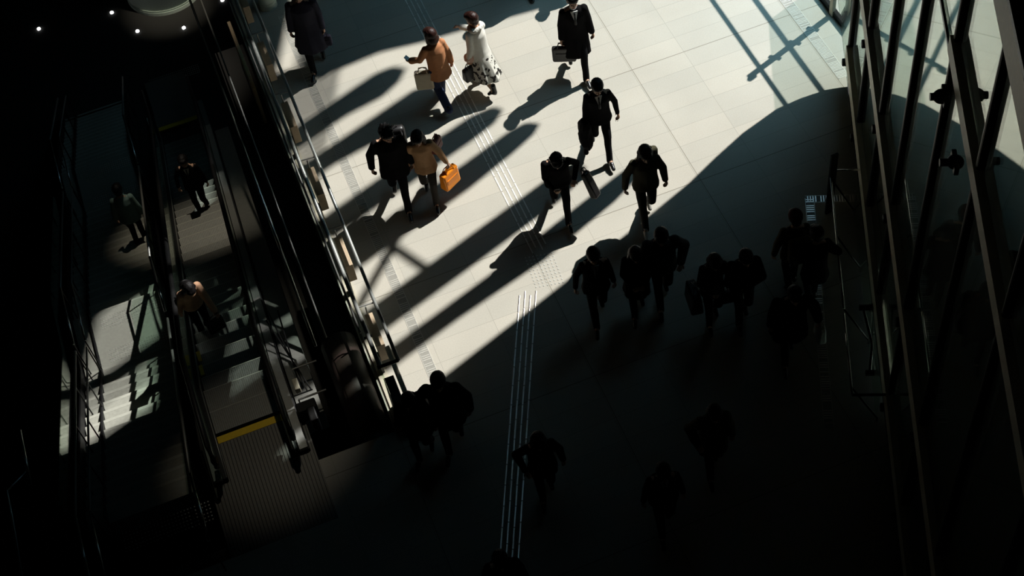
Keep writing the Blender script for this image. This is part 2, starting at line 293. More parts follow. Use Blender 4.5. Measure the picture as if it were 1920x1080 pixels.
# ------------------------------------------------------------------ floor fittings
def guide_strip(name, label, p0, ang, length, n, mt='tact'):
    t = empty(name, (*p0, 0), -math.radians(ang), label, 'tactile paving')
    first = None
    for c in range(4):
        for k in range(n):
            L_ = length / n; y = k * L_ + (.5 if c % 2 else 0) * L_ * .5
            if first is None:
                bm = NB(); box(bm, -.011, .011, 0, L_ - .018, 0, .006, .003); first = build('guide_bar', bm, M[mt], t); o = first
            else: o = first.copy(); COL.objects.link(o); o.parent = t
            o.location = (c * .083, y, 0)
    return t
guide_strip('tactile_strip', 'four pale guiding bars along the sunlit floor, running to the top of the photo', (3.54, 13.72), 0, 8.7, 25)
guide_strip('tactile_strip', 'four pale guiding bars in the dark floor, running to the bottom of the photo', (.37, 7.1), 24.3, 6.55, 20, 'tactb')
t = empty('tactile_patch', (3.62, 13.35, 0), -math.radians(12), 'patch of round warning studs where the two guiding strips meet', 'tactile paving')
bm = NB(); disc(bm, (0, 0, 0), .013, .006, 10); f0 = build('stud', bm, M['stud'], t)
k = 0
for i in range(8):
    for j in range(10):
        o = f0 if k == 0 else f0.copy()
        if k: COL.objects.link(o); o.parent = t
        o.location = (-.21 + i * .060 - (j * .008), -.31 + j * .066, 0); k += 1
def drain(label, pts, w, gap=.018, gm='gframe'):
    t = empty('trench_drain', (*pts[0], 0), 0, label, 'drain')
    for a, b in zip(pts[:-1], pts[1:]):
        a = Vector((*a, 0)); b = Vector((*b, 0)); d = (b - a); L_ = d.length; ang = math.atan2(d.y, d.x)
        MM = Matrix.Translation(a - Vector((*pts[0], 0))) @ Matrix.Rotation(ang, 4, 'Z')
        bm = NB()
        for s in (0, w - .008): box(bm, 0, L_, s, s + .008, 0, .004, 0, MM)
        x = 0
        while x < L_: box(bm, x, x + .008, 0, w, 0, .004, 0, MM); x += 1.2
        build('drain_frame', bm, M['gframe'], t)
        bm = NB(); box(bm, 0, L_, .008, w - .008, 0, .0015, 0, MM); build('drain_bed', bm, M['grate'], t)
        bm = NB(); x = .02; rnd = random.Random(int(L_ * 99))
        while x < L_ - .02:
            if rnd.random() > .22: box(bm, x, x + gap * .5, .012, w - .012, 0, .004, 0, MM)
            x += gap * 1.35
        g = build('grating', bm, M[gm], t); g['kind'] = 'stuff'
drain('long narrow trench drain with a slotted cover along the balcony edge of the floor', [(1.46, 11.9), (1.46, 20.8)], .155, .028)
drain('trench drain in the sunlit floor running up to the glass wall', [(9.66, 14.95), (9.66, 19.6)], .19, .022)
a1 = fw(-6.4, 0, .70); a2 = fw(-2.32, 0, .70); a3 = fw(-2.32, 0, .06)
drain('bent trench drain with a bright barred cover on the shaded floor beside the glass wall', [tuple(a1.xy), tuple((a2 + WD * .07).xy)], .14, .03, 'tactb')
drain('short cross piece of the bent drain reaching to the foot of the glass wall', [tuple(fw(-2.20, 0, .08).xy), tuple(fw(-2.20, 0, .84).xy)], .14, .03, 'tactb')

# ------------------------------------------------------------------ balustrade along the floor edge
t = empty('edge_balustrade', (.78, 12.0, 0), 0, 'steel railing with two handrails and tan panels along the edge above the escalator', 'railing')
def P(x, y, z): return (x - .78, y - 12.0, z)
for nm, x, r, z in (('outer_handrail', .93, .026, 1.0), ('inner_handrail', .66, .032, 1.0)):
    bm = NB(); tube(bm, [P(x, 12.0, z), P(x, 22, z)], r, 12); build(nm, bm, M['steel'], t, True)
bm = NB(); tube(bm, [P(.58, 12.72, .95), P(.58, 22, .95)], .018, 8); build('lower_rail', bm, M['dsteel'], t, True)
bm = NB(); tube(bm, [P(.935, 12.0, 1.0), P(.62, 12.0, 1.0)], .028, 10); build('end_rail', bm, M['black'], t, True)
bm = NB(); tube(bm, [P(.60, 12.62, .92), P(.72, 12.62, .92)], .02, 10); build('end_bracket', bm, M['black'], t, True)
for k, y in enumerate((13.11, 14.70, 16.24, 17.83, 19.40, 20.98)):
    bm = NB(); box(bm, -.06, .06, -.62, 0, .42, .80, .006, Matrix.Translation(P(.79, y, 0))); pnl = build('tan_panel', bm, M['wood'], t)
    bm = NB(); tube(bm, [P(.64, y + .02, 1.0), P(.93, y + .02, .97)], .012, 8); tube(bm, [P(.78, y - .02, .8), P(.78, y - .02, 1.0)], .012, 8); build('bracket_arm', bm, M['dsteel'], t)
    bm = NB(); box(bm, -.035, .035, -.05, .05, 0, .45, .004, Matrix.Translation(P(.70, y - .5, 0))); build('post', bm, M['black'], t)
    bm = NB(); prism(bm, [(y - 1.55, .1), (y - .05, .1), (y - .05, .95), (y - 1.55, .95)], lambda yy, z, x: Vector(P(x, yy, z)), .655, .667); build('glass_panel', bm, M['bglass'], t)
bm = NB(); box(bm, -.16, -.02, -.55, 9.8, 0, .03); build('base_plate', bm, M['beige'], t)
bm = NB(); box(bm, -.13, .02, -.55, -.05, .0, .78, .01); build('end_cabinet', bm, M['black'], t)
bm = NB(); box(bm, .05, .12, -.6, .45, .72, .80, .01); box(bm, -.13, .12, -.63, -.58, .72, .8, .01); build('end_frame', bm, M['beige'], t)
# handle rail on the right, by the glass
t = empty('wall_handrail', fw(-4.4, 0, .53), -WA, 'bright steel handrail with square ends standing off the lower glass wall', 'handrail')
bm = NB(); tube(bm, [(0, -2.04, .9), (0, -.7, .9)], .016, 8); tube(bm, [(0, -.62, .9), (0, 1.93, .9)], .016, 8); build('rail', bm, M['polish'], t, True)
bm = NB(); tube(bm, [(0, 1.93, .9), (.5, 1.93, .9)], .014, 8); build('far_end', bm, M['polish'], t, True)
bm = NB(); tube(bm, [(0, -2.04, .9), (.5, -2.04, .9)], .02, 8); build('near_end', bm, M['black'], t, True)
for y in (-1.9, -.6, .7, 1.8):
    bm = NB(); tube(bm, [(.0, y, .88), (.42, y, .07), (.42, y, 0)], .014, 8); build('rail_bracket', bm, M['black'], t, True)
bm = NB(); prism(bm, [(-1.9, .08), (1.8, .08), (1.8, .8), (-1.9, .8)], lambda yy, z, x: Vector((x, yy, z)), .40, .41); build('glass_panel', bm, M['bglass'], t)
p = fw(-2.55, 0, .50)
bm = NB(); box(bm, -.06, .06, -.02, .02, 0, 1.35, .006); o = build('sign_post', bm, M['black']); o.location = p; o.rotation_euler = (0, 0, -WA + .5)
tag(o, 'dark upright board on the floor at the far end of the steel handrail', 'post')
# dark pipes at the foot of the glass
bm = NB()
tube(bm, [fw(-4.75, .5, .2), fw(-5.3, .42, .12), fw(-5.7, .3, .18)], .02, 8); tube(bm, [fw(-4.72, .5, .12), fw(-4.72, .5, .26)], .045, 8); tube(bm, [fw(-5.7, .3, .12), fw(-5.7, .3, .24)], .045, 8)
tag(build('floor_bracket', bm, M['black']), 'dark jointed bracket over the bright strip at the foot of the glass wall', 'bracket')

# ------------------------------------------------------------------ escalator
EY, SL = 13.4, .577
def ez(y): return -max(0, y - EY) * SL
esc = empty('escalator', (-1.38, 12.47, 0), 0, 'escalator with dark grooved steps going down from the yellow comb line', 'escalator')
def E(x, y, z): return Vector((x + 1.38, y - 12.47, z))
first = None; k = 0; y = 12.6
YB = 26.5
while y < YB:
    if first is None:
        bm = NB(); box(bm, -.5, .5, 0, .40, -.40, 0); first = build('step', bm, M['step'], esc); o = first
        bm = NB(); box(bm, -.5, .5,   .40 - .010, .402, -.03, .002); build('step_edge', bm, M['nose'], o)
        bm = NB()
        for q in range(32): box(bm, -.49 + q * .031, -.48 + q * .031, 0, .385, 0, .004)
        g = build('step_ridges', bm, M['dsteel'], o); g['kind'] = 'stuff'
    else: o = copy_tree(first, esc)
    o.location = E(-1.38, y, ez(y + .4 if y < 13.4 else y + .35)); y += .4; k += 1
bm = NB(); box(bm, -.5, .5, -.06, .06, .0, .012); build('yellow_comb', bm, M['yellow'], esc)
bm = NB(); box(bm, -.5, .5, 14.1, 14.22, LZ + .16, LZ + .175); build('yellow_comb', bm, M['yellow'], esc)
bm = NB(); box(bm, -.5, .5, 14.2, 15.9, LZ, LZ + .15); build('landing_plate', bm, M['step'], esc)
bm = NB(); box(bm, -.78, .78, -1.92, -.06, -.1, .006)
build('landing_plate', bm, mat('ribbed_plate', (.16, .155, .14), .45, .5), esc)
bm = NB()
for q in range(30): box(bm, -.75 + q * .0517, -.742 + q * .0517, -1.9, -.07, .006, .009)
g = build('plate_ribs', bm, M['black'], esc); g['kind'] = 'stuff'
bm = NB(); box(bm, -.5, -.44, 1.5, 1.7, ez(14.1) + .03, ez(14.1) + .045); build('yellow_mark', bm, M['yellow'], esc); bm = NB(); box(bm, -.5, -.44, 1.95, 2.15, ez(14.5) + .03, ez(14.5) + .045); build('yellow_mark', bm, M['yellow'], esc)
def prof(off, ys): return [(yy, ez(yy) + off) for yy in ys]
ysn = [11.75, 12.5, 13.4, 16, 20, 24, 26.3, 27.2]
def ezl(y): return max(ez(y), LZ)
for sx, lab in ((-1.0, 'left'), (1.0, 'right')):
    xo = -1.38 + sx * .56
    bm = NB(); prism(bm, [(yy, ezl(yy) + .08) for yy in ysn] + [(yy, ezl(yy) + .92) for yy in reversed(ysn)], lambda yy, z, x: E(x, yy, z), xo, xo + sx * .012); build('glass_balustrade', bm, M['bglass'], esc)
    bm = NB(); prism(bm, [(yy, ezl(yy) - .35) for yy in ysn] + [(yy, ezl(yy) + .10) for yy in reversed(ysn)], lambda yy, z, x: E(x, yy, z), xo - sx * .055, xo + sx * .01); build('skirt_panel', bm, M['dark'], esc)
    bm = NB(); tube(bm, [E(xo - sx * .045, yy, ezl(yy) + .105) for yy in ysn], .012, 8); build('skirt_trim', bm, M['dsteel'], esc, True)
    pts = [E(xo, 11.95, .35), E(xo, 11.72, .5), E(xo, 11.68, .72), E(xo, 11.82, .9)] + [E(xo, yy, ezl(yy) + .95) for yy in ysn[1:]] + [E(xo, 27.4, LZ + .8), E(xo, 27.45, LZ + .5)]
    bm = NB(); tube(bm, pts, .042, 10)
    build('handrail_belt', bm, M['rubber'], esc, True)
    bm = NB(); prism(bm, [(yy, ezl(yy) + .07) for yy in ysn] + [(yy, ezl(yy) + .13) for yy in reversed(ysn)], lambda yy, z, x: E(x, yy, z), xo + sx * .02, xo + sx * .14); build('outer_deck', bm, M['steel'] if sx < 0 else M['dsteel'], esc)
    bm = NB(); prism(bm, [(yy, ezl(yy) - 1.0) for yy in ysn] + [(yy, ezl(yy) + .07) for yy in reversed(ysn)], lambda yy, z, x: E(x, yy, z), xo + sx * .13, xo + sx * .16); build('outer_cladding', bm, M['dark'], esc)
# wide metal deck between the escalator and the void wall, with guard rails
bm = NB(); prism(bm, [(12.35, -.04), (13.4, -.04), (27, ez(27) - .04), (27, ez(27) - .14), (13.4, -.5), (12.35, -.5)], lambda yy, z, x: Vector((x, yy, z)), -.64, -.30)
tag(build('sloping_deck', bm, M['step']), 'sloping metal deck beside the right side of the escalator', 'deck')
bm = NB(); pts = [(-.10, yy, .42) for yy in (13.0, 22)]
tube(bm, [(-.085, 13.1, .5), (-.085, 22.5, .5)], .022, 10); tag(build('guard_rail', bm, M['polish'], None, True), 'long thin steel rail left of the black parapet, the brighter of two', 'rail')
bm = NB(); tube(bm, [(.10, 13.1, .62), (.10, 22.5, .62)], .014, 10); tag(build('guard_rail', bm, M['dsteel'], None, True), 'long thin steel rail on the black parapet, the fainter of two', 'rail')
for xa, xb, y, z in ((-.52, -.15, 13.0, .3), (-.58, -.16, 12.45, .3)):
    bm = NB(); tube(bm, [(xa, y, z), (xb, y, z)], .016, 8); tube(bm, [(xa, y, z), (xa, y, 0)], .012, 8)
    tag(build('barrier_bar', bm, M['dsteel']), 'short dark barrier bar beside the top of the escalator, %s' % ('the farther one' if y > 12.8 else 'the nearer one'), 'barrier')
bm = NB()
for (a, b) in (((-.66, 14.2), (-.36, 12.5)), ((-.60, 14.5), (-.42, 12.5)), ((-.45, 14.4), (-.50, 12.6))): tube(bm, [(a[0], a[1], ez(a[1]) + .55), (b[0], b[1], .35)], .012, 8)
tube(bm, [(-.66, 12.5, .35), (-.34, 12.5, .35)], .012, 8)
tag(build('deck_barrier', bm, M['black']), 'thin dark guard frame over the metal deck at the top of the escalator', 'guard')
bm = NB(); box(bm, -.52, -.40, 12.0, 12.25, 0, .34, .02); box(bm, -.66, -.36, 12.25, 12.42, 0, .28, .02)
tag(build('floor_box', bm, M['black']), 'dark metal box standing on the floor at the end of the guard frame', 'box')
bm = NB(); box(bm, -.58, -.50, 12.55, 12.75, .3, .42, .01); tag(build('key_switch', bm, M['beige']), 'small pale switch box on the barrier beside the escalator', 'switch')
# black parapet between void and concourse
bm = NB(); box(bm, .0, .55, 13.4, 21.3, -1.4, -.80, .01)
pp = build('black_parapet', bm, M['dark']); tag(pp, 'long broad black parapet between the escalator and the edge railing', 'parapet')
bm = NB(); seg = 20; ring = []
for yy in (11.65, 13.35):
    ring.append([bm.verts.new((.24 + .27 * math.cos(a * 2 * math.pi / seg), yy, .02 + .30 * math.sin(a * 2 * math.pi / seg))) for a in range(seg)])
for a in range(seg): bm.faces.new([ring[0][a], ring[0][(a + 1) % seg], ring[1][(a + 1) % seg], ring[1][a]])
bm.faces.new(ring[0]); bm.faces.new(ring[1][::-1])
tag(build('round_beam', bm, mat('brown_black_paint', (.020, .012, .009), .6), None, True), 'thick dark brown round beam at the near end of the black parapet', 'beam')
bm = NB(); box(bm, .40, .46, 19.1, 20.95, -.8, .12, .01); o = build('pale_ledge', bm, M['wood']); tag(o, 'narrow pale tan ledge on the far part of the black parapet', 'ledge')

# ------------------------------------------------------------------ staircase
st = empty('staircase', (-3.0, 11.9, 0), 0, 'wide dark stone staircase with two landings left of the escalator', 'stairs')
def Q(x, y, z): return Vector((x + 3.0, y - 11.9, z))
flights = [(11.9, 0, 16.46, -2.5), (17.72, -2.5, 22.58, -5.0), (23.95, -5.0, 28.2, LZ)]
sp = None
for (ya, za, yb, zb) in flights:
    n = 15; dy = (yb - ya) / n; dz = (zb - za) / n
    for i in range(n):
        bm = NB(); box(bm, -3.98, -2.36, ya + i * dy, ya + (i + 1) * dy + .02, za + (i + 1) * dz - .34, za + (i + 1) * dz)
        for v in bm.verts: v.co = Q(*v.co)
        o = build('step', bm, M['stair'], st)
        bm = NB(); box(bm, -3.98, -2.36, ya + (i + 1) * dy - .03, ya + (i + 1) * dy + .022, za + (i + 1) * dz - .03, za + (i + 1) * dz + .002)
        for v in bm.verts: v.co = Q(*v.co)
        build('nosing', bm, M['nose'], o)
for (ya, yb, z) in ((16.46, 17.74, -2.5), (22.58, 23.97, -5.0)):
    bm = NB(); box(bm, -3.98, -2.36, ya, yb, z - .4, z)
    for v in bm.verts: v.co = Q(*v.co)
    o = build('landing', bm, M['stair'], st)
    bm = NB(); box(bm, -3.98, -2.36, yb - .03, yb + .004, z - .03, z + .002)
    for v in bm.verts: v.co = Q(*v.co)
    build('nosing', bm, M['nose'], o)
    bm = NB()
    for r0 in (ya + .1, yb - .42):
        for i in range(24):
            for j in range(5): disc(bm, Q(-3.5 + i * .046, r0 + j * .06, z), .012, .006, 6)
    g = build('warning_studs', bm, M['stud'], o); g['kind'] = 'stuff'
for x, lab in ((-3.69, 'left'), (-4.02, 'outer'), (-2.33, 'right')):
    pts = []
    for (ya, za, yb, zb) in flights: pts += [(ya, za), (yb, zb)]
    bm = NB(); prism(bm, [(y, z - .45) for y, z in pts] + [(y, z + (.05 if lab == 'left' else .16)) for y, z in reversed(pts)], lambda yy, z, xx: Q(xx, yy, z), x - .015, x + .015); build('stringer', bm, M['dark'], st)
def hand(xx, lab, z=.9, r=.022):
    t = empty('stair_handrail', (xx, 11.9, 0), 0, lab, 'handrail')
    segs = [((10.4, 0), (11.5, 0)), ((11.5, 0), (16.3, -2.5)), ((16.45, -2.5), (17.75, -2.5)), ((17.75, -2.5), (22.5, -5)), ((22.6, -5), (24.1, -5)), ((24.1, -5), (28, LZ))]
    for i, (a, b) in enumerate(segs):
        bm = NB(); tube(bm, [(0, a[0] - 11.9, a[1] + z), (0, b[0] - 11.9, b[1] + z)], r, 10)
        build('level_rail' if i % 2 == 0 else 'sloping_rail', bm, M['polish'] if i % 2 == 0 else M['dsteel'], t, True)  # light put into the metal: brighter level rails, duller slopes
    for (a, b) in segs:
        n = max(1, round((b[0] - a[0]) / 1.2))
        for i in range(n + 1):
            yy = a[0] + (b[0] - a[0]) * i / n; zz = a[1] + (b[1] - a[1]) * i / n
            bm = NB(); tube(bm, [(0, yy - 11.9, zz - .0), (0, yy - 11.9, zz + z - .02)], .012, 6); build('baluster', bm, M['black'], t)
    return t
hand(-3.88, 'steel handrail at the outer left side of the stairs, the leftmost', .9)
hand(-3.68, 'steel handrail on the left of the stairs, next to the outermost one', .9, .018)
hand(-2.27, 'steel handrail on the right side of the stairs, next to the escalator', .9)
bm = NB(); prism(bm, [(11.9, -.2), (16.46, -2.6), (17.72, -2.6), (22.58, -5.1), (22.58, -4.2), (17.72, -1.7), (16.46, -1.7), (11.9, .75)], lambda yy, z, x: Vector((x, yy, z)), -2.305, -2.295)
tag(build('glass_screen', bm, M['bglass']), 'clear glass screen between the stairs and the escalator', 'screen')
bm = NB(); prism(bm, [(11.9, -.2), (16.46, -2.6), (17.72, -2.6), (22.58, -5.1), (22.58, -4.2), (17.72, -1.7), (16.46, -1.7), (11.9, .75)], lambda yy, z, x: Vector((x, yy, z)), -4.11, -4.10)
tag(build('glass_screen', bm, M['bglass']), 'clear glass screen along the outer left side of the stairs', 'screen')
bm = NB()
for i in range(26):
    for j in range(6): disc(bm, (-3.5 + i * .05, 11.25 + j * .06, 0), .012, .006, 6)
o = build('warning_studs', bm, M['stud']); tag(o, 'rows of warning studs on the dark floor at the top of the stairs', 'tactile paving', kind='stuff')
bm = NB()
for i in range(26):
    for j in range(5): disc(bm, (-1.75 + i * .05, 28.3 + j * .07, LZ), .013, .006, 6)
o = build('warning_studs', bm, M['stud']); tag(o, 'rows of warning studs on the lower floor beyond the foot of the escalator', 'tactile paving', kind='stuff')
# side rails at the bottom left
def rail(name, pts, r, m, lab, posts=()):
    t = empty(name, (pts[0][0], pts[0][1], 0), 0, lab, 'handrail'); o0 = Vector((pts[0][0], pts[0][1], 0))
    bm = NB(); tube(bm, [Vector(p) - o0 for p in pts], r, 10); build('rail', bm, M['polish'], t, True)
    for q in posts:
        bm = NB(); tube(bm, [Vector((q[0], q[1], 0)) - o0, Vector(q) - o0], .014, 8); build('post', bm, M['black'], t)
rail('floor_handrail', [(-4.38, 13.2, .9), (-4.38, 12.25, .9)], .024, M['steel'], 'short bright handrail at the far lower left of the photo', [(-4.38, 13.1, .9), (-4.38, 12.4, .9)])
rail('floor_handrail', [(-4.38, 12.5, .9), (-4.70, 12.29, .9), (-4.74, 9.6, .9)], .018, M['steel'], 'long bent handrail in the bottom left corner', [(-4.70, 12.1, .9), (-4.73, 10.2, .9)])
# unseen spotlights added to brighten the escalator, its comb and the big column
def spot(loc, aim, power, ang, label):
    t = empty('added_spotlight', loc, 0, label, 'lamp'); d = Vector(loc) - Vector(aim)
    bm = NB(); disc(bm, (0, 0, 0), .09, .28, 20); h = build('added_lamp_housing', bm, M['black'], t); h.rotation_euler = d.to_track_quat('Z', 'Y').to_euler()
    bm = NB(); tube(bm, [(0, 0, .2), (0, 0, 22 - loc[2])], .015, 8); build('hanging_rod', bm, M['black'], t)
    l = bpy.data.objects.new('lamp_light', bpy.data.lights.new('lamp_light', 'SPOT')); COL.objects.link(l); l.parent = t
    l.data.energy = power; l.data.spot_size = math.radians(ang); l.data.spot_blend = 1; l.data.shadow_soft_size = .06; l.data.color = (1, .90, .72)
    l.rotation_euler = d.to_track_quat('Z', 'Y').to_euler(); l.location = -d.normalized() * .06
spot((.6, 24.0, 12), (-1.25, 20.2, -4.0), 3000, 15, 'small dark spotlight added out of view to brighten the far part of the escalator')
spot((.8, 14.6, 12), (-1.2, 12.3, 0), 420, 16, 'small dark spotlight added out of view to brighten the top of the escalator')
spot((3.4, 26.5, 9), (-.55, 30.9, -6.9), 6500, 9, 'small dark spotlight added out of view to brighten the big pale column')
# columns
def column(x, y, z, r, h, label):
    t = empty('round_column', (x, y, z), 0, label, 'column')
    bm = NB(); disc(bm, (0, 0, 0), r, h, 48); o = build('shaft', bm, M['column'], t, True)
    bm = NB(); disc(bm, (0, 0, 0), r * 1.012, .10, 48); disc(bm, (0, 0, .14), r * 1.008, .02, 48); build('base_ring', bm, M['column'], t)
column(-.62, 31.75, LZ, 1.02, 18, 'big pale green round column at the top left, standing on the lower floor')
column(1.22, 21.15, -.0, .16, 6, 'slim pale green round column at the top, behind the edge railing')
for x, y in ((-1.65, 30.49), (-.51, 30.05), (-2.13, 31.51), (.66, 30.6), (-4.04, 31.8)):
    bm = NB(); disc(bm, (x, y, LZ), .045, .03, 14)
    tag(build('floor_light', bm, M['lamp']), 'tiny bright round light set in the lower floor around the big column', 'light', 'small floor lights round the big column')
#PEOPLE
# ------------------------------------------------------------------ people
WELD = bpy.data.scenes.new('weld')
def cone(bm, p1, r1, p2, r2, seg=12, flat=None):
    """rounded tapering limb between two points"""
    p1 = Vector(p1); p2 = Vector(p2); t = p2 - p1; L_ = t.length
    if L_ < 1e-5: t = Vector((0, 0, 1))
    t.normalize(); up = Vector((0, 0, 1)) if abs(t.z) < .95 else Vector((0, 1, 0))
    u = t.cross(up).normalized(); v = t.cross(u).normalized()
    if flat: u = (Vector(flat) - Vector(flat).dot(t) * t).normalized(); v = t.cross(u).normalized()
    fu = .62 if flat else 1
    rings = []
    for p, r, angs in ((p1, r1, (-75, -45, -15)), (p2, r2, (15, 45, 75))):
        for a in angs:
            a = math.radians(a); c = p + t * (r * math.sin(a)); rr = r * math.cos(a)
            rings.append([bm.verts.new(c + rr * (fu * math.cos(k * 2 * math.pi / seg) * u + math.sin(k * 2 * math.pi / seg) * v)) for k in range(seg)])
    for i in range(5):
        for k in range(seg): bm.faces.new([rings[i][k], rings[i][(k + 1) % seg], rings[i + 1][(k + 1) % seg], rings[i + 1][k]])
    bm.faces.new(rings[0][::-1]); bm.faces.new(rings[-1])
def ell(bm, c, rx, ry, rz, rot=None):
    r = bmesh.ops.create_uvsphere(bm, u_segments=18, v_segments=12, radius=1)
    mm = Matrix.Translation(c) @ (rot if rot else Matrix.Identity(4)) @ Matrix.Diagonal((rx, ry, rz, 1))
    bmesh.ops.transform(bm, matrix=mm, verts=r['verts'])
def loft(bm, rings, seg=24):
    out = []
    for c, rx, ry, *e in rings:
        fr = e[0] if e else 0; n = e[1] if len(e) > 1 else 0
        out.append([bm.verts.new(Vector(c) + Vector((rx * math.cos(k * 2 * math.pi / seg), ry * math.sin(k * 2 * math.pi / seg), 0)) * (1 + fr * math.sin(7 * k * 2 * math.pi / seg + n))) for k in range(seg)])
    for i in range(len(out) - 1):
        for k in range(seg): bm.faces.new([out[i][k], out[i][(k + 1) % seg], out[i + 1][(k + 1) % seg], out[i + 1][k]])
    bm.faces.new(out[0][::-1]); bm.faces.new(out[-1])
def fuse(name, bm, m, parent, voxel=.012, smooth=4, folds=0, fs=9.0):
    """weld overlapping volumes into one continuous smooth surface"""
    bmesh.ops.recalc_face_normals(bm, faces=bm.faces[:])
    me = bpy.data.meshes.new(name); bm.to_mesh(me); bm.free()
    o = bpy.data.objects.new(name, me); WELD.collection.objects.link(o)
    md = o.modifiers.new('r', 'REMESH'); md.mode = 'VOXEL'; md.voxel_size = voxel; md.use_smooth_shade = True
    if smooth:
        ms = o.modifiers.new('s', 'SMOOTH'); ms.factor = .5; ms.iterations = smooth
    vl = WELD.view_layers[0]; vl.update(); dg = vl.depsgraph
    me2 = bpy.data.meshes.new_from_object(o.evaluated_get(dg)); me2.name = name
    o.modifiers.clear(); o.data = me2; WELD.collection.objects.unlink(o); COL.objects.link(o); bpy.data.meshes.remove(me)
    if folds:
        data = [(v.co.copy(), v.normal.copy()) for v in me2.vertices]; flat = []
        for c, nn in data:
            w = c + nn * (folds * noise.noise(Vector((c.x * fs + len(name), c.y * fs, c.z * fs * .45 + 3)))); flat += [w.x, w.y, w.z]
        me2.vertices.foreach_set('co', flat); me2.update()
    for p in me2.polygons: p.use_smooth = True
    me2.materials.clear(); me2.materials.append(m); o.parent = parent
    return o
def ik(a, b, l1, l2, hint):
    a = Vector(a); b = Vector(b); d = b - a; D = min(d.length, (l1 + l2) * .995)
    if d.length > D: b = a + d.normalized() * D
    d = (b - a); x = (l1 * l1 - l2 * l2 + D * D) / (2 * D); h = math.sqrt(max(l1 * l1 - x * x, 0))
    dn = d.normalized(); hn = Vector(hint) - Vector(hint).dot(dn) * dn; hn.normalize()
    return a + dn * x + hn * h, b
def hand(bm, w, dirv, palm, side, curl=.5):
    d = Vector(dirv).normalized(); pn = Vector(palm); pn = (pn - pn.dot(d) * d).normalized(); lat = d.cross(pn).normalized() * side
    cone(bm, w, .026, w + d * .02, .026); k = w + d * .085
    cone(bm, w + d * .025, .030, w + d * .072, .036, flat=pn)
    for i, (off, ln) in enumerate(((.030, .070), (.010, .078), (-.011, .073), (-.031, .058))):
        b0 = w + d * (.078 - abs(off) * .2) + lat * off; c1 = curl * .7; c2 = curl * 1.5
        b1 = b0 + (d * math.cos(c1) + pn * math.sin(c1)) * ln * .5; b2 = b1 + (d * math.cos(c2) + pn * math.sin(c2)) * ln * .5
        cone(bm, b0, .0100, b1, .0092, 8); cone(bm, b1, .0092, b2, .0080, 8)
    t0 = w + d * .03 + lat * .030; t1 = t0 + (d * .6 + lat * .7 + pn * .35).normalized() * .035; t2 = t1 + (d * .85 + lat * .15 + pn * .5).normalized() * .032
    cone(bm, t0, .014, t1, .011, 8); cone(bm, t1, .011, t2, .009, 8)
    return w + d * .07 + pn * .03
ANCH = {}
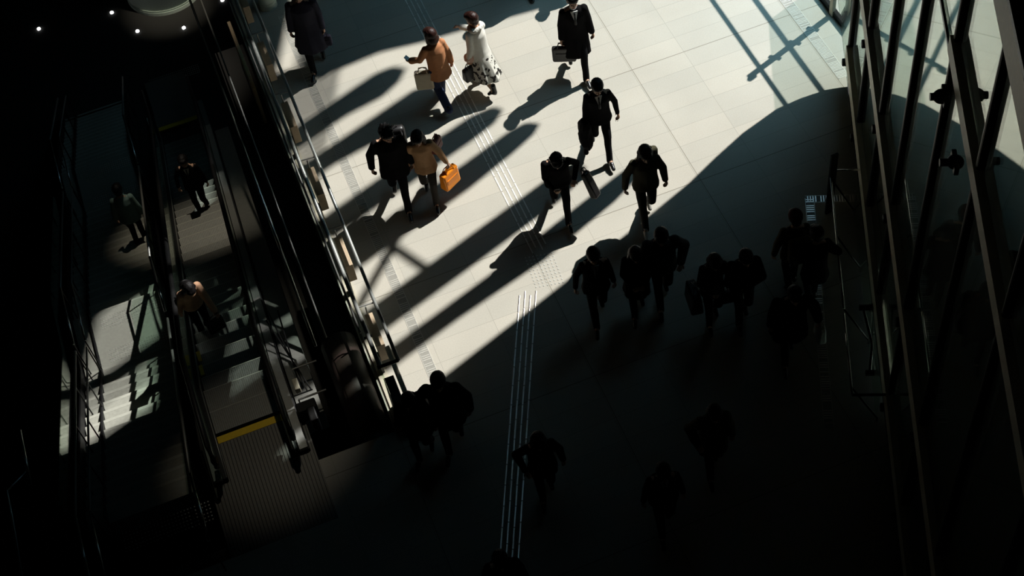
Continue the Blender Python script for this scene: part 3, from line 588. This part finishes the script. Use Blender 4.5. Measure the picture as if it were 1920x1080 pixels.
def person(key, label, foot, az, sc=1.0, lean=4, head=(10, 0), stride=.3, RH='down', LH='down', top='suit', topm='suit', hem=.80, legm='suit', hair='short', hairm='hair',
           shoem='shoe', shirt=False, female=False, fine=True, skirt=None, broad=1.0, hood=False, cap=None, twist=0, group=None, collar=None):
    rt = empty('person', foot, -math.radians(az), label, 'person', group); rt.scale = (sc, sc, sc)
    L_ = math.radians(lean); PZ = .92; TW = math.radians(twist)
    def T(p):
        x, y, z = p; x, y = x * math.cos(TW) - y * math.sin(TW), x * math.sin(TW) + y * math.cos(TW); z -= PZ
        return Vector((x, y * math.cos(L_) + z * math.sin(L_), PZ - y * math.sin(L_) + z * math.cos(L_)))
    sw = (.150 if female else .168) * broad
    # legs
    f = .5 * abs(stride) ; sgn = 1 if stride >= 0 else -1
    ank = {}; 
    ank[sgn] = Vector((sgn * .075, f + .0, .085)); ank[-sgn] = Vector((-sgn * .075, -f * 1.05, .085 + .42 * abs(stride) * .5))
    hip = {s: Vector((s * .088, 0, .91)) for s in (1, -1)}; kn = {}
    for s in (1, -1): kn[s], ank[s] = ik(hip[s], ank[s], .43, .42, (0, 1, 0))
    toe = {}
    for s in (1, -1):
        if s == sgn: toe[s] = ank[s] + Vector((s * .02, .17, -.045))
        else:
            tl = min(ank[s].z - .03, .13); toe[s] = ank[s] + Vector((s * .015, math.sqrt(max(.17 ** 2 - tl ** 2, .01)), -tl))
    # arms
    sh = {s: T((s * sw, 0, 1.39)) for s in (1, -1)}; wr = {}; el = {}; hd = {}
    def target(mode, s):
        D = {'down': ((s * .27, .04, .86), (s * .1, -1, 0), None), 'swingf': ((s * .25, .24, .92), (s * .2, -1, -.2), None), 'swingb': ((s * .27, -.20, .90), (s * .3, -1, 0), None),
             'phone': ((s * .07, .30, 1.10), (s * .7, -.4, -1), (-s * .25, .8, .35)), 'phonelow': ((s * .08, .27, 1.00), (s * .8, -.5, -.6), (-s * .4, .8, .2)), 'out': ((s * .36, .08, .92), (s * .5, -1, -.3), None),
             'carry': ((s * .24, .06, .84), (s * .2, -1, 0), None), 'face': ((s * .05, .20, 1.46), (s * 1, .2, -.8), (-s * .7, .3, .6)), 'chest': ((s * .02, .24, 1.20), (s * 1, -.2, -.8), (-s, .3, .1)),
             'reach': ((s * .20, .42, 1.08), (s * .3, -.3, -1), None), 'point': ((-s * .02, .34, 1.32), (s * .6, 0, -1), None), 'reachout': ((s * .34, .30, 1.04), (s * .3, -.5, -1), None), 'wide': ((s * .30, .04, .89), (s * 1, -.6, 0), None), 'strap': ((s * .14, .15, 1.26), (s * 1, -.4, -.8), (-s * .3, .3, .9)), 'hip': ((s * .24, .16, 1.05), (s * .8, -1, -.2), None)}
        return D[mode]
    for s, mode in ((1, RH), (-1, LH)):
        tp, hint, hdv = target(mode, s); tp = T(tp); el[s], wr[s] = ik(sh[s], tp, .275, .25, hint)
        hd[s] = (Vector(hdv) if hdv else (wr[s] - el[s])).normalized()
        # keep forearm continuous when a hand direction is set
    # head
    nk = T((0, .0, 1.45)); hp = math.radians(head[0] + lean); hy = math.radians(head[1])
    HR = Matrix.Rotation(hy, 4, 'Z') @ Matrix.Rotation(-hp, 4, 'X') @ Matrix.Scale(1.08, 4); hb = nk + Vector((0, math.sin(hp * .6) * .06, .03))
    def Hp(x, y, z): return hb + (HR @ Vector((x, y, z)))
    hc = Hp(0, .02, .125)
    v = .0085 if fine else .011
    bm = NB()
    # torso, neck
    for z, rx, ry in ((1.36, .13, .085), (1.2, .135, .095), (1.05, .115, .085)): ell(bm, T((0, 0, z)), rx * broad, ry, .13)
    ell(bm, Vector((0, -.01, .93)), .145, .10, .11)
    cone(bm, T((-sw * .8, 0, 1.385)), .055, T((sw * .8, 0, 1.385)), .055); cone(bm, T((0, -.01, 1.38)), .062, hb + Vector((0, 0, .03)), .052)
    # head with jaw, nose, ears, brow
    ell(bm, Hp(0, .0, .155), .074, .092, .086, HR); ell(bm, Hp(0, .03, .09), .056, .068, .074, HR); ell(bm, Hp(0, .065, .050), .030, .026, .026, HR)
    cone(bm, Hp(0, .092, .130), .010, Hp(0, .112, .098), .014, 8); cone(bm, Hp(-.03, .082, .148), .012, Hp(.03, .082, .148), .012, 8)
    for s in (1, -1): ell(bm, Hp(s * .076, -.005, .115), .010, .020, .030, HR)
    ell(bm, Hp(0, .092, .070), .024, .010, .010, HR)
    for s in (1, -1):
        cone(bm, sh[s], .050, el[s], .038); cone(bm, el[s], .038, wr[s], .024)
        ANCH[(key, s)] = rt.matrix_basis
        pn = Vector((-s, .2, 0)) if RH not in () else 0
        if abs(hd[s].z) < .75: pn = Vector((-s * .3, 0, .9)) if (RH if s == 1 else LH) in ('phone', 'phonelow', 'reach', 'reachout') else Vector((0, -.6, -.6))
        ANCH[(key, s)] = hand(bm, wr[s], hd[s], pn, -s if s == 1 else 1, .75)
        cone(bm, hip[s], .078, kn[s], .052); cone(bm, kn[s], .050, ank[s], .036); cone(bm, ank[s], .036, toe[s], .03, 10)
    fuse('body', bm, M['skin'], rt, v, 2)
    for s in (1, -1):
        bm = NB(); ell(bm, Hp(s * .030, .090, .126), .012, .006, .007, HR); build('eye', bm, M['eye'], rt, True)
    bm = NB(); ell(bm, Hp(0, .101, .070), .022, .006, .008, HR); build('mouth', bm, M['lip'], rt, True)
    # hair
    bm = NB(); ell(bm, Hp(0, -.018, .168), .096, .112, .100, HR); ell(bm, Hp(0, .045, .200), .078, .066, .050, HR); ell(bm, Hp(0, -.055, .10), .072, .055, .07, HR)
    if hair == 'messy':
        rnd = random.Random(hash(label) % 999 if False else len(label))
        for q in range(26):
            a = rnd.uniform(0, 6.28); e = rnd.uniform(.2, 1.4); c = Vector((math.cos(a) * math.cos(e) * .088, math.sin(a) * math.cos(e) * .1 - .015, .168 + math.sin(e) * .085))
            dd = Vector((math.cos(a + .6), math.sin(a + .6), .5)) * .03; cone(bm, Hp(*c), .018, Hp(*(c + dd)), .008, 8)
    if hair == 'bob':
        for s in (1, -1): cone(bm, Hp(s * .068, -.01, .16), .045, Hp(s * .075, .0, .035), .040)
        ell(bm, Hp(0, -.055, .07), .098, .068, .095, HR)
    if hair == 'long':
        for s in (1, -1): cone(bm, Hp(s * .068, -.0, .16), .042, Hp(s * .088, .01, -.03), .036)
        ell(bm, Hp(0, -.06, .06), .100, .070, .12, HR); ell(bm, T((0, -.11, 1.36)), .105, .05, .15)
    fuse('hair', bm, M[hairm], rt, .009, 2, .004, 42)
    if cap:
        bm = NB(); ell(bm, Hp(0, -.015, .19), .098, .113, .095, HR); cone(bm, Hp(0, .01, .285), .018, Hp(0, -.01, .29), .018, 8); fuse('beanie', bm, M[cap], rt, .01, 2, .004, 50)
    # trousers or legs
    if skirt:
        bm = NB(); loft(bm, [((0, .0, .99), .135, .10), ((0, -.01, .85), .175, .14, .03), ((0, -.02, .62), .215, .19 + f * .15, .06), ((0, -.03, .40), .255, .23 + f * .3, .09, .5)])
        fuse('skirt', bm, M[skirt], rt, .012, 1, .01)
    else:
        bm = NB(); ell(bm, Vector((0, -.012, .92)), .155, .118, .13)
        for s in (1, -1):
            wd = .012 if legm == 'denim' else 0
            cone(bm, hip[s], .092, kn[s], .066 + wd); cone(bm, kn[s], .064 + wd, ank[s] + Vector((0, -.004, -.02)), .054 + wd * 2)
        fuse('trousers', bm, M[legm], rt, .012, 2, .010)
    for s in (1, -1):
        d = (toe[s] - ank[s]).normalized(); heel = ank[s] - Vector((0, d.y, 0)) * .045 + Vector((0, 0, -.04))
        bm = NB(); cone(bm, heel, .038, ank[s] + d * .09, .040); cone(bm, ank[s] + d * .08, .040, toe[s], .033); cone(bm, ank[s] + Vector((0, -.005, .03 if not skirt else .12)), .046, heel + Vector((0, 0, .02)), .042)
        for v_ in bm.verts: v_.co.z = max(v_.co.z, .002)
        fuse('shoe', bm, M[shoem], rt, .009, 1)
    # upper garment with clean hem
    bm = NB(); B = broad; ww = .9 if female else 1
    rg = [(T((0, -.005, 1.475)), .062, .060), (T((0, -.008, 1.435)), .115 * ww, .085), (T((0, -.008, 1.40)), sw + .01, .100), (T((0, 0, 1.30)), (sw + .020), .130 * B), (T((0, 0, 1.15)), .180 * B * ww, .130 * B), (T((0, 0, 1.02)), .182 * B * ww, .130 * B), (Vector((0, 0, .90)), .198 * B * ww, .142 * B, .01)]
    if hem < .88:
        n = 3
        for i in range(1, n + 1):
            z = .90 + (hem - .90) * i / n; g = (.90 - z); rg.append((Vector((0, g * -.03, z)), (.200 + g * .12) * B * ww, .145 * B + g * .16 + f * g * .25, .02 + g * .08, z * 5))
    loft(bm, rg)
    thick = {'suit': 0, 'coat': .010, 'puffy': .028, 'knit': .012}[top]
    for s in (1, -1):
        cone(bm, sh[s] + Vector((0, 0, -.008)), .062 + thick, el[s], .050 + thick); cone(bm, el[s], .050 + thick, wr[s] - hd[s] * .012, .040 + thick * (1.4 if top == 'knit' else .8))
    if hood: ell(bm, T((0, -.12, 1.44)), .12, .07, .08)
    nm = {'suit': 'jacket', 'coat': 'coat', 'puffy': 'padded_jacket', 'knit': 'sweater'}[top]
    fuse(nm, bm, M[topm], rt, .012, 2, .009 if top == 'suit' else .016, 7)
    if hood:
        bm = NB(); ell(bm, T((0, -.115, 1.46)), .125, .08, .085); fuse('hood', bm, M[topm], rt, .012, 2, .01)
    if collar:
        bm = NB(); 
        for q in range(12):
            a = q * math.pi / 6; p = T((math.cos(a) * .105, math.sin(a) * .09 - .01, 1.455)); cone(bm, p, .045, p + Vector((.01, 0, .01)), .04, 8)
        fuse('collar', bm, M[collar], rt, .011, 2, .01, 30)
    if shirt:
        bm = NB()
        a = [T((-.058, .088, 1.44)), T((.058, .088, 1.44)), T((0, .150, 1.24))]; b = [p + Vector((0, -.06, -.01)) for p in a]
        va = [bm.verts.new(p) for p in a]; vb = [bm.verts.new(p) for p in b]; bm.faces.new(va); bm.faces.new(vb[::-1])
        for i in range(3): bm.faces.new([va[i], vb[i], vb[(i + 1) % 3], va[(i + 1) % 3]])
        cone(bm, T((0, 0, 1.44)), .068, T((0, .005, 1.475)), .062); build('shirt', bm, M['shirt'], rt)
        bm = NB(); cone(bm, T((0, .112, 1.425)), .016, T((0, .128, 1.38)), .012, 8); cone(bm, T((0, .125, 1.39)), .012, T((0, .160, 1.24)), .02, 8, flat=(0, 1, 0)); build('tie', bm, M['black'], rt, True)
    MW = Matrix.Translation(foot) @ Matrix.Rotation(-math.radians(az), 4, 'Z') @ Matrix.Diagonal((sc, sc, sc, 1))
    ANCH[key] = (MW, T, {1: MW @ ANCH[(key, 1)], -1: MW @ ANCH[(key, -1)]}, {1: MW @ sh[1], -1: MW @ sh[-1]}, math.radians(az))
    return rt
def briefcase(name, loc, rz, w, h, d, m, label, cat='bag', tilt=0, strap=None, handle=True):
    """loc = the grip; the bag hangs under it"""
    t = empty(name, Vector(loc) - Vector((0, 0, 0)), rz, label, cat); t.rotation_euler = (tilt, 0, rz)
    bm = NB(); box(bm, -w / 2, w / 2, -d / 2, d / 2, -h - .10, -.10, min(d * .3, .03))
    for v in bm.verts:
        k = (-.10 - v.co.z) / h; v.co.y *= .75 + .35 * k
        v.co += Vector((0, .006 * noise.noise(v.co * 12), 0))
    build('bag_body', bm, m, t, False)
    if handle:
        for s in (1, -1):
            bm = NB(); tube(bm, [(-w * .25, s * d * .3, -.105), (-w * .2, s * d * .1, -.02), (0, 0, .0), (w * .2, s * d * .1, -.02), (w * .25, s * d * .3, -.105)], .008, 8); build('bag_handle', bm, m, t, True)
    bm = NB(); box(bm, -w * .35, w * .35, d * .43, d * .5, -h * .85 - .1, -h * .35 - .1, .006); build('bag_pocket', bm, m, t)
    return t
def backpack(key, m, label, w=.30, h=.44, d=.17, dx=0, dz=0):
    MW, T, H_, S_, az = ANCH[key]; c = MW @ T((dx, -.14 - d / 2, 1.17 + dz))
    t = empty('backpack', c, -az, label, 'bag')
    bm = NB(); box(bm, -w / 2, w / 2, -d / 2, d / 2, -h / 2, h / 2, .055); build('pack_body', bm, m, t, True)
    bm = NB(); box(bm, -w * .36, w * .36, -d / 2 - .04, -d / 2 + .02, -h * .42, 0, .02); build('pack_pocket', bm, m, t)
    for s in (1, -1):
        bm = NB(); tube(bm, [(s * w * .3, d / 2, -h * .35), (s * w * .42, d / 2 + .12, -.02), (s * w * .40, d / 2 + .16, h * .35), (s * w * .32, d / 2 + .06, h * .48), (s * w * .28, d / 2 - .02, h * .42)], .017, 8); build('shoulder_strap', bm, m, t, True)
    bm = NB(); tube(bm, [(-.04, 0, h / 2), (-.02, 0, h / 2 + .04), (.02, 0, h / 2 + .04), (.04, 0, h / 2)], .008, 8); build('carry_loop', bm, m, t, True)
def gadget(p, az, label, tilt=-.6):
    t = empty('mobile_phone', p, -az, label, 'phone'); t.rotation_euler = (tilt, 0, -az)
    bm = NB(); box(bm, -.037, .037, -.004, .004, -.072, .072, .006); build('phone_body', bm, M['dsteel'], t)
    bm = NB(); box(bm, -.033, .033, -.0055, -.004, -.066, .066, .001); build('phone_screen', bm, M['phone'], t)
def hang(key, s, **k):
    MW, T, H_, S_, az = ANCH[key]; return H_[s]

# --- in the sun
person('p1', 'man in a long black overcoat with white shirt and tie at the top edge', (5.66, 17.02, 0), 190, 1.05, 3, (6, 0), -.55, 'carry', 'down', 'coat', 'coat', .52, 'suit', shirt=True)
briefcase('briefcase', hang('p1', 1), -math.radians(205), .40, .30, .12, M['bag'], 'black briefcase in the right hand of the man in the long overcoat')
person('p2', 'woman with brown bobbed hair in a rust orange top, seen from behind', (3.35, 17.33, 0), -10, .98, 3, (6, 15), .55, 'down', 'reachout', 'knit', 'orange', .74, 'denim', 'bob', 'hairb', female=True, broad=1.05)
gadget(hang('p2', -1), math.radians(-40), 'pale phone held out by the woman in the orange top', -1.0)
MW, T, H_, S_, az_ = ANCH['p2']
briefcase('tote_bag', MW @ Vector((-.26, .08, 1.0)), -math.radians(20), .30, .36, .14, M['cream'], 'slouching cream canvas tote bag on the arm of the woman in the orange top')
person('p3', 'woman in a fluffy white cardigan and floral skirt seen from behind', (4.10, 17.36, 0), -28, .98, 4, (8, 10), .5, 'point', 'carry', 'knit', 'white', .80, 'suit', 'short', 'hairb', female=True, skirt='floral', collar='white')
bm = NB(); cone(bm, (0, 0, 0), .085, (.02, 0, -.03), .08); c = fuse('fur_cuff', bm, M['pink'], None, .012, 1, .01, 40); c.location = hang('p3', -1) + Vector((0, 0, .10)); tag(c, 'fluffy pale pink muff round the wrist of the woman in the white cardigan', 'muff')
briefcase('handbag', hang('p3', -1), -math.radians(-20), .32, .26, .13, M['bag'], 'black handbag carried by the woman in the white cardigan')
person('p4', 'person in a long dark navy coat at the top left edge', (1.63, 19.22, 0), 195, 1.08, 4, (8, 0), .45, 'down', 'carry', 'coat', 'navy', .48, 'suit', hair='bob', broad=1.12)
briefcase('handbag', hang('p4', -1), -math.radians(200), .26, .22, .10, M['navy'], 'dark blue handbag beside the long navy coat at the top left')
person('p5', 'man in a black suit and tie with a jacket over one arm', (5.31, 15.18, 0), 190, 1.0, 4, (16, 0), -.62, 'carry', 'wide', 'suit', 'suit', .80, 'suit', shirt=True)
MW, T, H_, S_, az_ = ANCH['p5']
t = empty('folded_jacket', H_[1] + Vector((0, 0, .06)), -az_, 'black jacket draped over the forearm of the man in the suit, hanging down', 'jacket')
bm = NB(); loft(bm, [((.02, .0, .05), .05, .10), ((.03, 0, -.05), .10, .14, .08), ((.05, 0, -.22), .11, .15, .10, 1), ((.04, .02, -.42), .10, .15, .12, 2), ((.02, .02, -.52), .07, .12, .1, 3)]); fuse('cloth', bm, M['suit'], t, .012, 1, .03, 9)
bm = NB(); cone(bm, (.05, .05, -.4), .045, (.06, .08, -.62), .04); cone(bm, (-.02, -.03, -.4), .045, (-.04, -.04, -.60), .04); fuse('sleeve', bm, M['suit'], t, .012, 1, .01)
t = empty('key_ring', H_[-1] + Vector((0, 0, -.05)), 0, 'small metal ring hanging from the fingers of the man in the suit', 'ring')
bm = NB(); tube(bm, [(.022 * math.cos(a * math.pi / 8), 0, -.03 + .03 * math.sin(a * math.pi / 8)) for a in range(17)], .004, 6); build('ring', bm, M['steel'], t, True)
person('p6', 'man in a black coat with messy hair walking beside the woman with the orange bag', (2.01, 15.60, 0), 193, 1.10, 7, (14, 25), -.55, 'wide', 'down', 'coat', 'coat', .70, 'suit', hair='messy', twist=0, broad=1.05)
backpack('p6', M['bag'], 'black backpack with a shiny edge on the man beside the woman with the orange bag', .30, .42, .16, -.12, .0)
person('p7', 'woman in a tan coat with long dark hair carrying a bright orange shopping bag', (2.48, 15.49, 0), 198, .98, 9, (14, 0), -.45, 'down', 'out', 'coat', 'tan', .74, 'brownp', hair='long', female=True)
MW, T, H_, S_, az_ = ANCH['p7']
briefcase('shopping_bag', H_[-1], -math.radians(150), .34, .34, .15, M['obag'], 'bright orange paper shopping bag held by the woman in the tan coat')
briefcase('shoulder_bag', S_[-1] + Vector((.12, .10, .02)), -az_ + 1.2, .26, .22, .12, M['ored'], 'dark red leather bag behind the shoulder of the woman in the tan coat')
person('p8', 'man in a dark suit bending over the phone in his hands', (4.24, 14.26, 0), 193, 1.0, 15, (28, 0), -.6, 'phonelow', 'hip', 'suit', 'coat', .80, 'suit', hair='messy', broad=1.05)
MW, T, H_, S_, az_ = ANCH['p8']
gadget(H_[1] + Vector((0, 0, .02)), az_, 'phone held at the waist by the bending man in the dark suit')
briefcase('long_bag', S_[-1] + Vector((.20, -.05, -.22)), -az_ + .9, .15, .50, .12, M['bag'], 'long narrow black bag slung at the side of the man looking at his phone', tilt=.35)
person('p9', 'person in a dark olive jacket with a rucksack at the edge of the shade', (5.40, 13.57, 0), 190, 1.04, 5, (16, 0), .5, 'wide', 'wide', 'coat', 'olive', .82, 'brownp', hair='bob', shoem='wshoe')
backpack('p9', M['olive'], 'dark olive rucksack on the back of the person at the edge of the shade', .26, .38, .13, -.12, .02)
# --- in the shade
person('p10', 'man in black suit and white shirt, leftmost of the shaded row of five', (4.00, 12.17, 0), 192, 1.0, 5, (10, 0), .5, 'wide', 'down', 'suit', 'suit', .76, 'suit', shirt=True)
person('p11', 'long haired woman holding a phone, second from left of the shaded row', (4.58, 12.04, 0), 195, .96, 7, (20, 0), .35, 'phonelow', 'phonelow', 'coat', 'coat', .55, 'suit', hair='long', hairm='hairb', female=True, fine=False)
gadget(hang('p11', 1) + Vector((.03, 0, .02)), ANCH['p11'][4], 'phone in an orange glow held by the long haired woman in the shade')
person('p12', 'broad person in a bulky dark jacket, middle of the shaded row of five', (4.99, 12.06, 0), 192, 1.05, 7, (14, -10), .45, 'down', 'hip', 'puffy', 'mauve', .80, 'suit', fine=False, broad=1.12)
person('p13', 'person with bags at both sides, fourth from left of the shaded row', (5.50, 11.43, 0), 190, .97, 6, (20, 0), .3, 'phone', 'wide', 'coat', 'mauve', .74, 'suit', hair='bob', fine=False, female=True)
briefcase('large_bag', ANCH['p13'][3][1] + Vector((-.14, 0, -.32)), -math.radians(100), .42, .34, .18, M['bag'], 'large black bag hanging at the left side of the person in the grey jacket')
briefcase('side_bag', ANCH['p13'][2][-1], -math.radians(190), .30, .24, .12, M['bag'], 'smaller black bag at the right side of the person in the grey jacket')
person('p14', 'person in a black padded jacket, rightmost of the shaded row of five', (5.90, 11.27, 0), 190, 1.0, 6, (16, 0), .3, 'chest', 'chest', 'puffy', 'coat', .82, 'suit', fine=False)
person('p15', 'person in a maroon beanie seen from behind near the barred drain', (6.82, 11.47, 0), 8, .97, 3, (6, 0), .25, 'hip', 'wide', 'coat', 'olive', .80, 'suit', cap='beanie', fine=False)
backpack('p15', M['olive'], 'olive backpack on the person in the maroon beanie', .34, .46, .16)
person('p16', 'dark haired person holding something up beside the person in the maroon beanie', (6.96, 11.08, 0), 5, .97, 4, (8, 0), .25, 'hip', 'phone', 'coat', 'coat', .70, 'suit', fine=False, hair='short')
person('p17', 'person in a bulky black coat below the person in the maroon beanie', (6.20, 10.39, 0), 195, 1.04, 8, (12, 0), .4, 'down', 'out', 'puffy', 'coat', .60, 'suit', fine=False, broad=1.15)
briefcase('plastic_bag', hang('p17', -1) + Vector((.06, 0, .05)), -math.radians(100), .26, .32, .12, M['wbag'], 'pale white plastic bag held by the person in the bulky black coat')
person('p18', 'person in a dark hooded coat standing left of a tall broad man', (.86, 11.02, 0), 205, .96, 6, (10, 0), .3, 'down', 'down', 'puffy', 'coat', .66, 'suit', fine=False, hood=True, hair='bob')
person('p19', 'tall broad man in a dark coat at the foot of the sunlit floor', (1.30, 11.01, 0), 200, 1.06, 4, (8, 0), .4, 'hip', 'wide', 'puffy', 'coat', .64, 'suit', fine=False, broad=1.1)
person('p20', 'person in a dark coat standing across the guiding bars in the dark', (2.20, 9.73, 0), 190, .98, 6, (14, 0), .3, 'hip', 'wide', 'coat', 'coat', .70, 'suit', hair='bob', fine=False)
person('p21', 'person in a dark olive coat low in the dark, right of the guiding bars', (4.43, 9.16, 0), 190, .98, 5, (12, 0), .4, 'hip', 'down', 'puffy', 'olive', .62, 'suit', hair='bob', fine=False)
person('p22', 'dark suited man with a white shirt deep in the dark near the bottom', (3.47, 8.62, 0), 190, 1.0, 5, (10, 0), .4, 'down', 'down', 'suit', 'suit', .8, 'suit', shirt=True, fine=False)
person('p23', 'person whose head only shows at the bottom edge of the photo', (1.15, 8.31, 0), 190, 1.0, 5, (10, 0), .3, 'down', 'down', 'coat', 'coat', .8, 'suit', fine=False, hairm='hairb')
person('pa', 'person beyond the top edge whose shadow falls near the woman in white', (5.75, 19.35, 0), 190, 1.05, 5, (10, 0), .4, 'hip', 'wide', 'puffy', 'coat', .7, 'suit', fine=False)
person('pb', 'person beyond the top edge, right of the man in the long overcoat', (7.0, 19.2, 0), 190, 1.0, 5, (10, 0), .4, 'down', 'wide', 'coat', 'coat', .7, 'suit', fine=False)
# --- on the escalator and stairs
person('p24', 'dark suited person riding the far part of the escalator', (-1.29, 21.24, ez(21.5)), 190, 1.0, 4, (8, 0), .16, 'wide', 'down', 'suit', 'suit', .8, 'suit', shirt=True, fine=False)
person('p25', 'woman in a peach sweater leaning forward on the escalator with a phone in her hand', (-1.70, 15.60, ez(15.9)), 165, .97, 18, (24, 0), .16, 'down', 'reach', 'knit', 'peach', .84, 'suit', hair='long', female=True)
gadget(hang('p25', -1) + Vector((0, 0, .03)), ANCH['p25'][4], 'white phone in the hand of the woman in the peach sweater', -.9)
briefcase('handbag', hang('p25', -1) + Vector((-.08, .02, -.02)), -math.radians(165), .30, .26, .12, M['bag'], 'dark handbag on the arm of the woman in the peach sweater')
person('p26', 'person in a pale grey green sweater on the stairs, seen from behind', (-2.60, 20.30, -3.99), 5, .97, 4, (10, 0), .16, 'down', 'down', 'knit', 'teal', .82, 'suit', fine=False, broad=1.05)
bpy.data.scenes.remove(WELD)
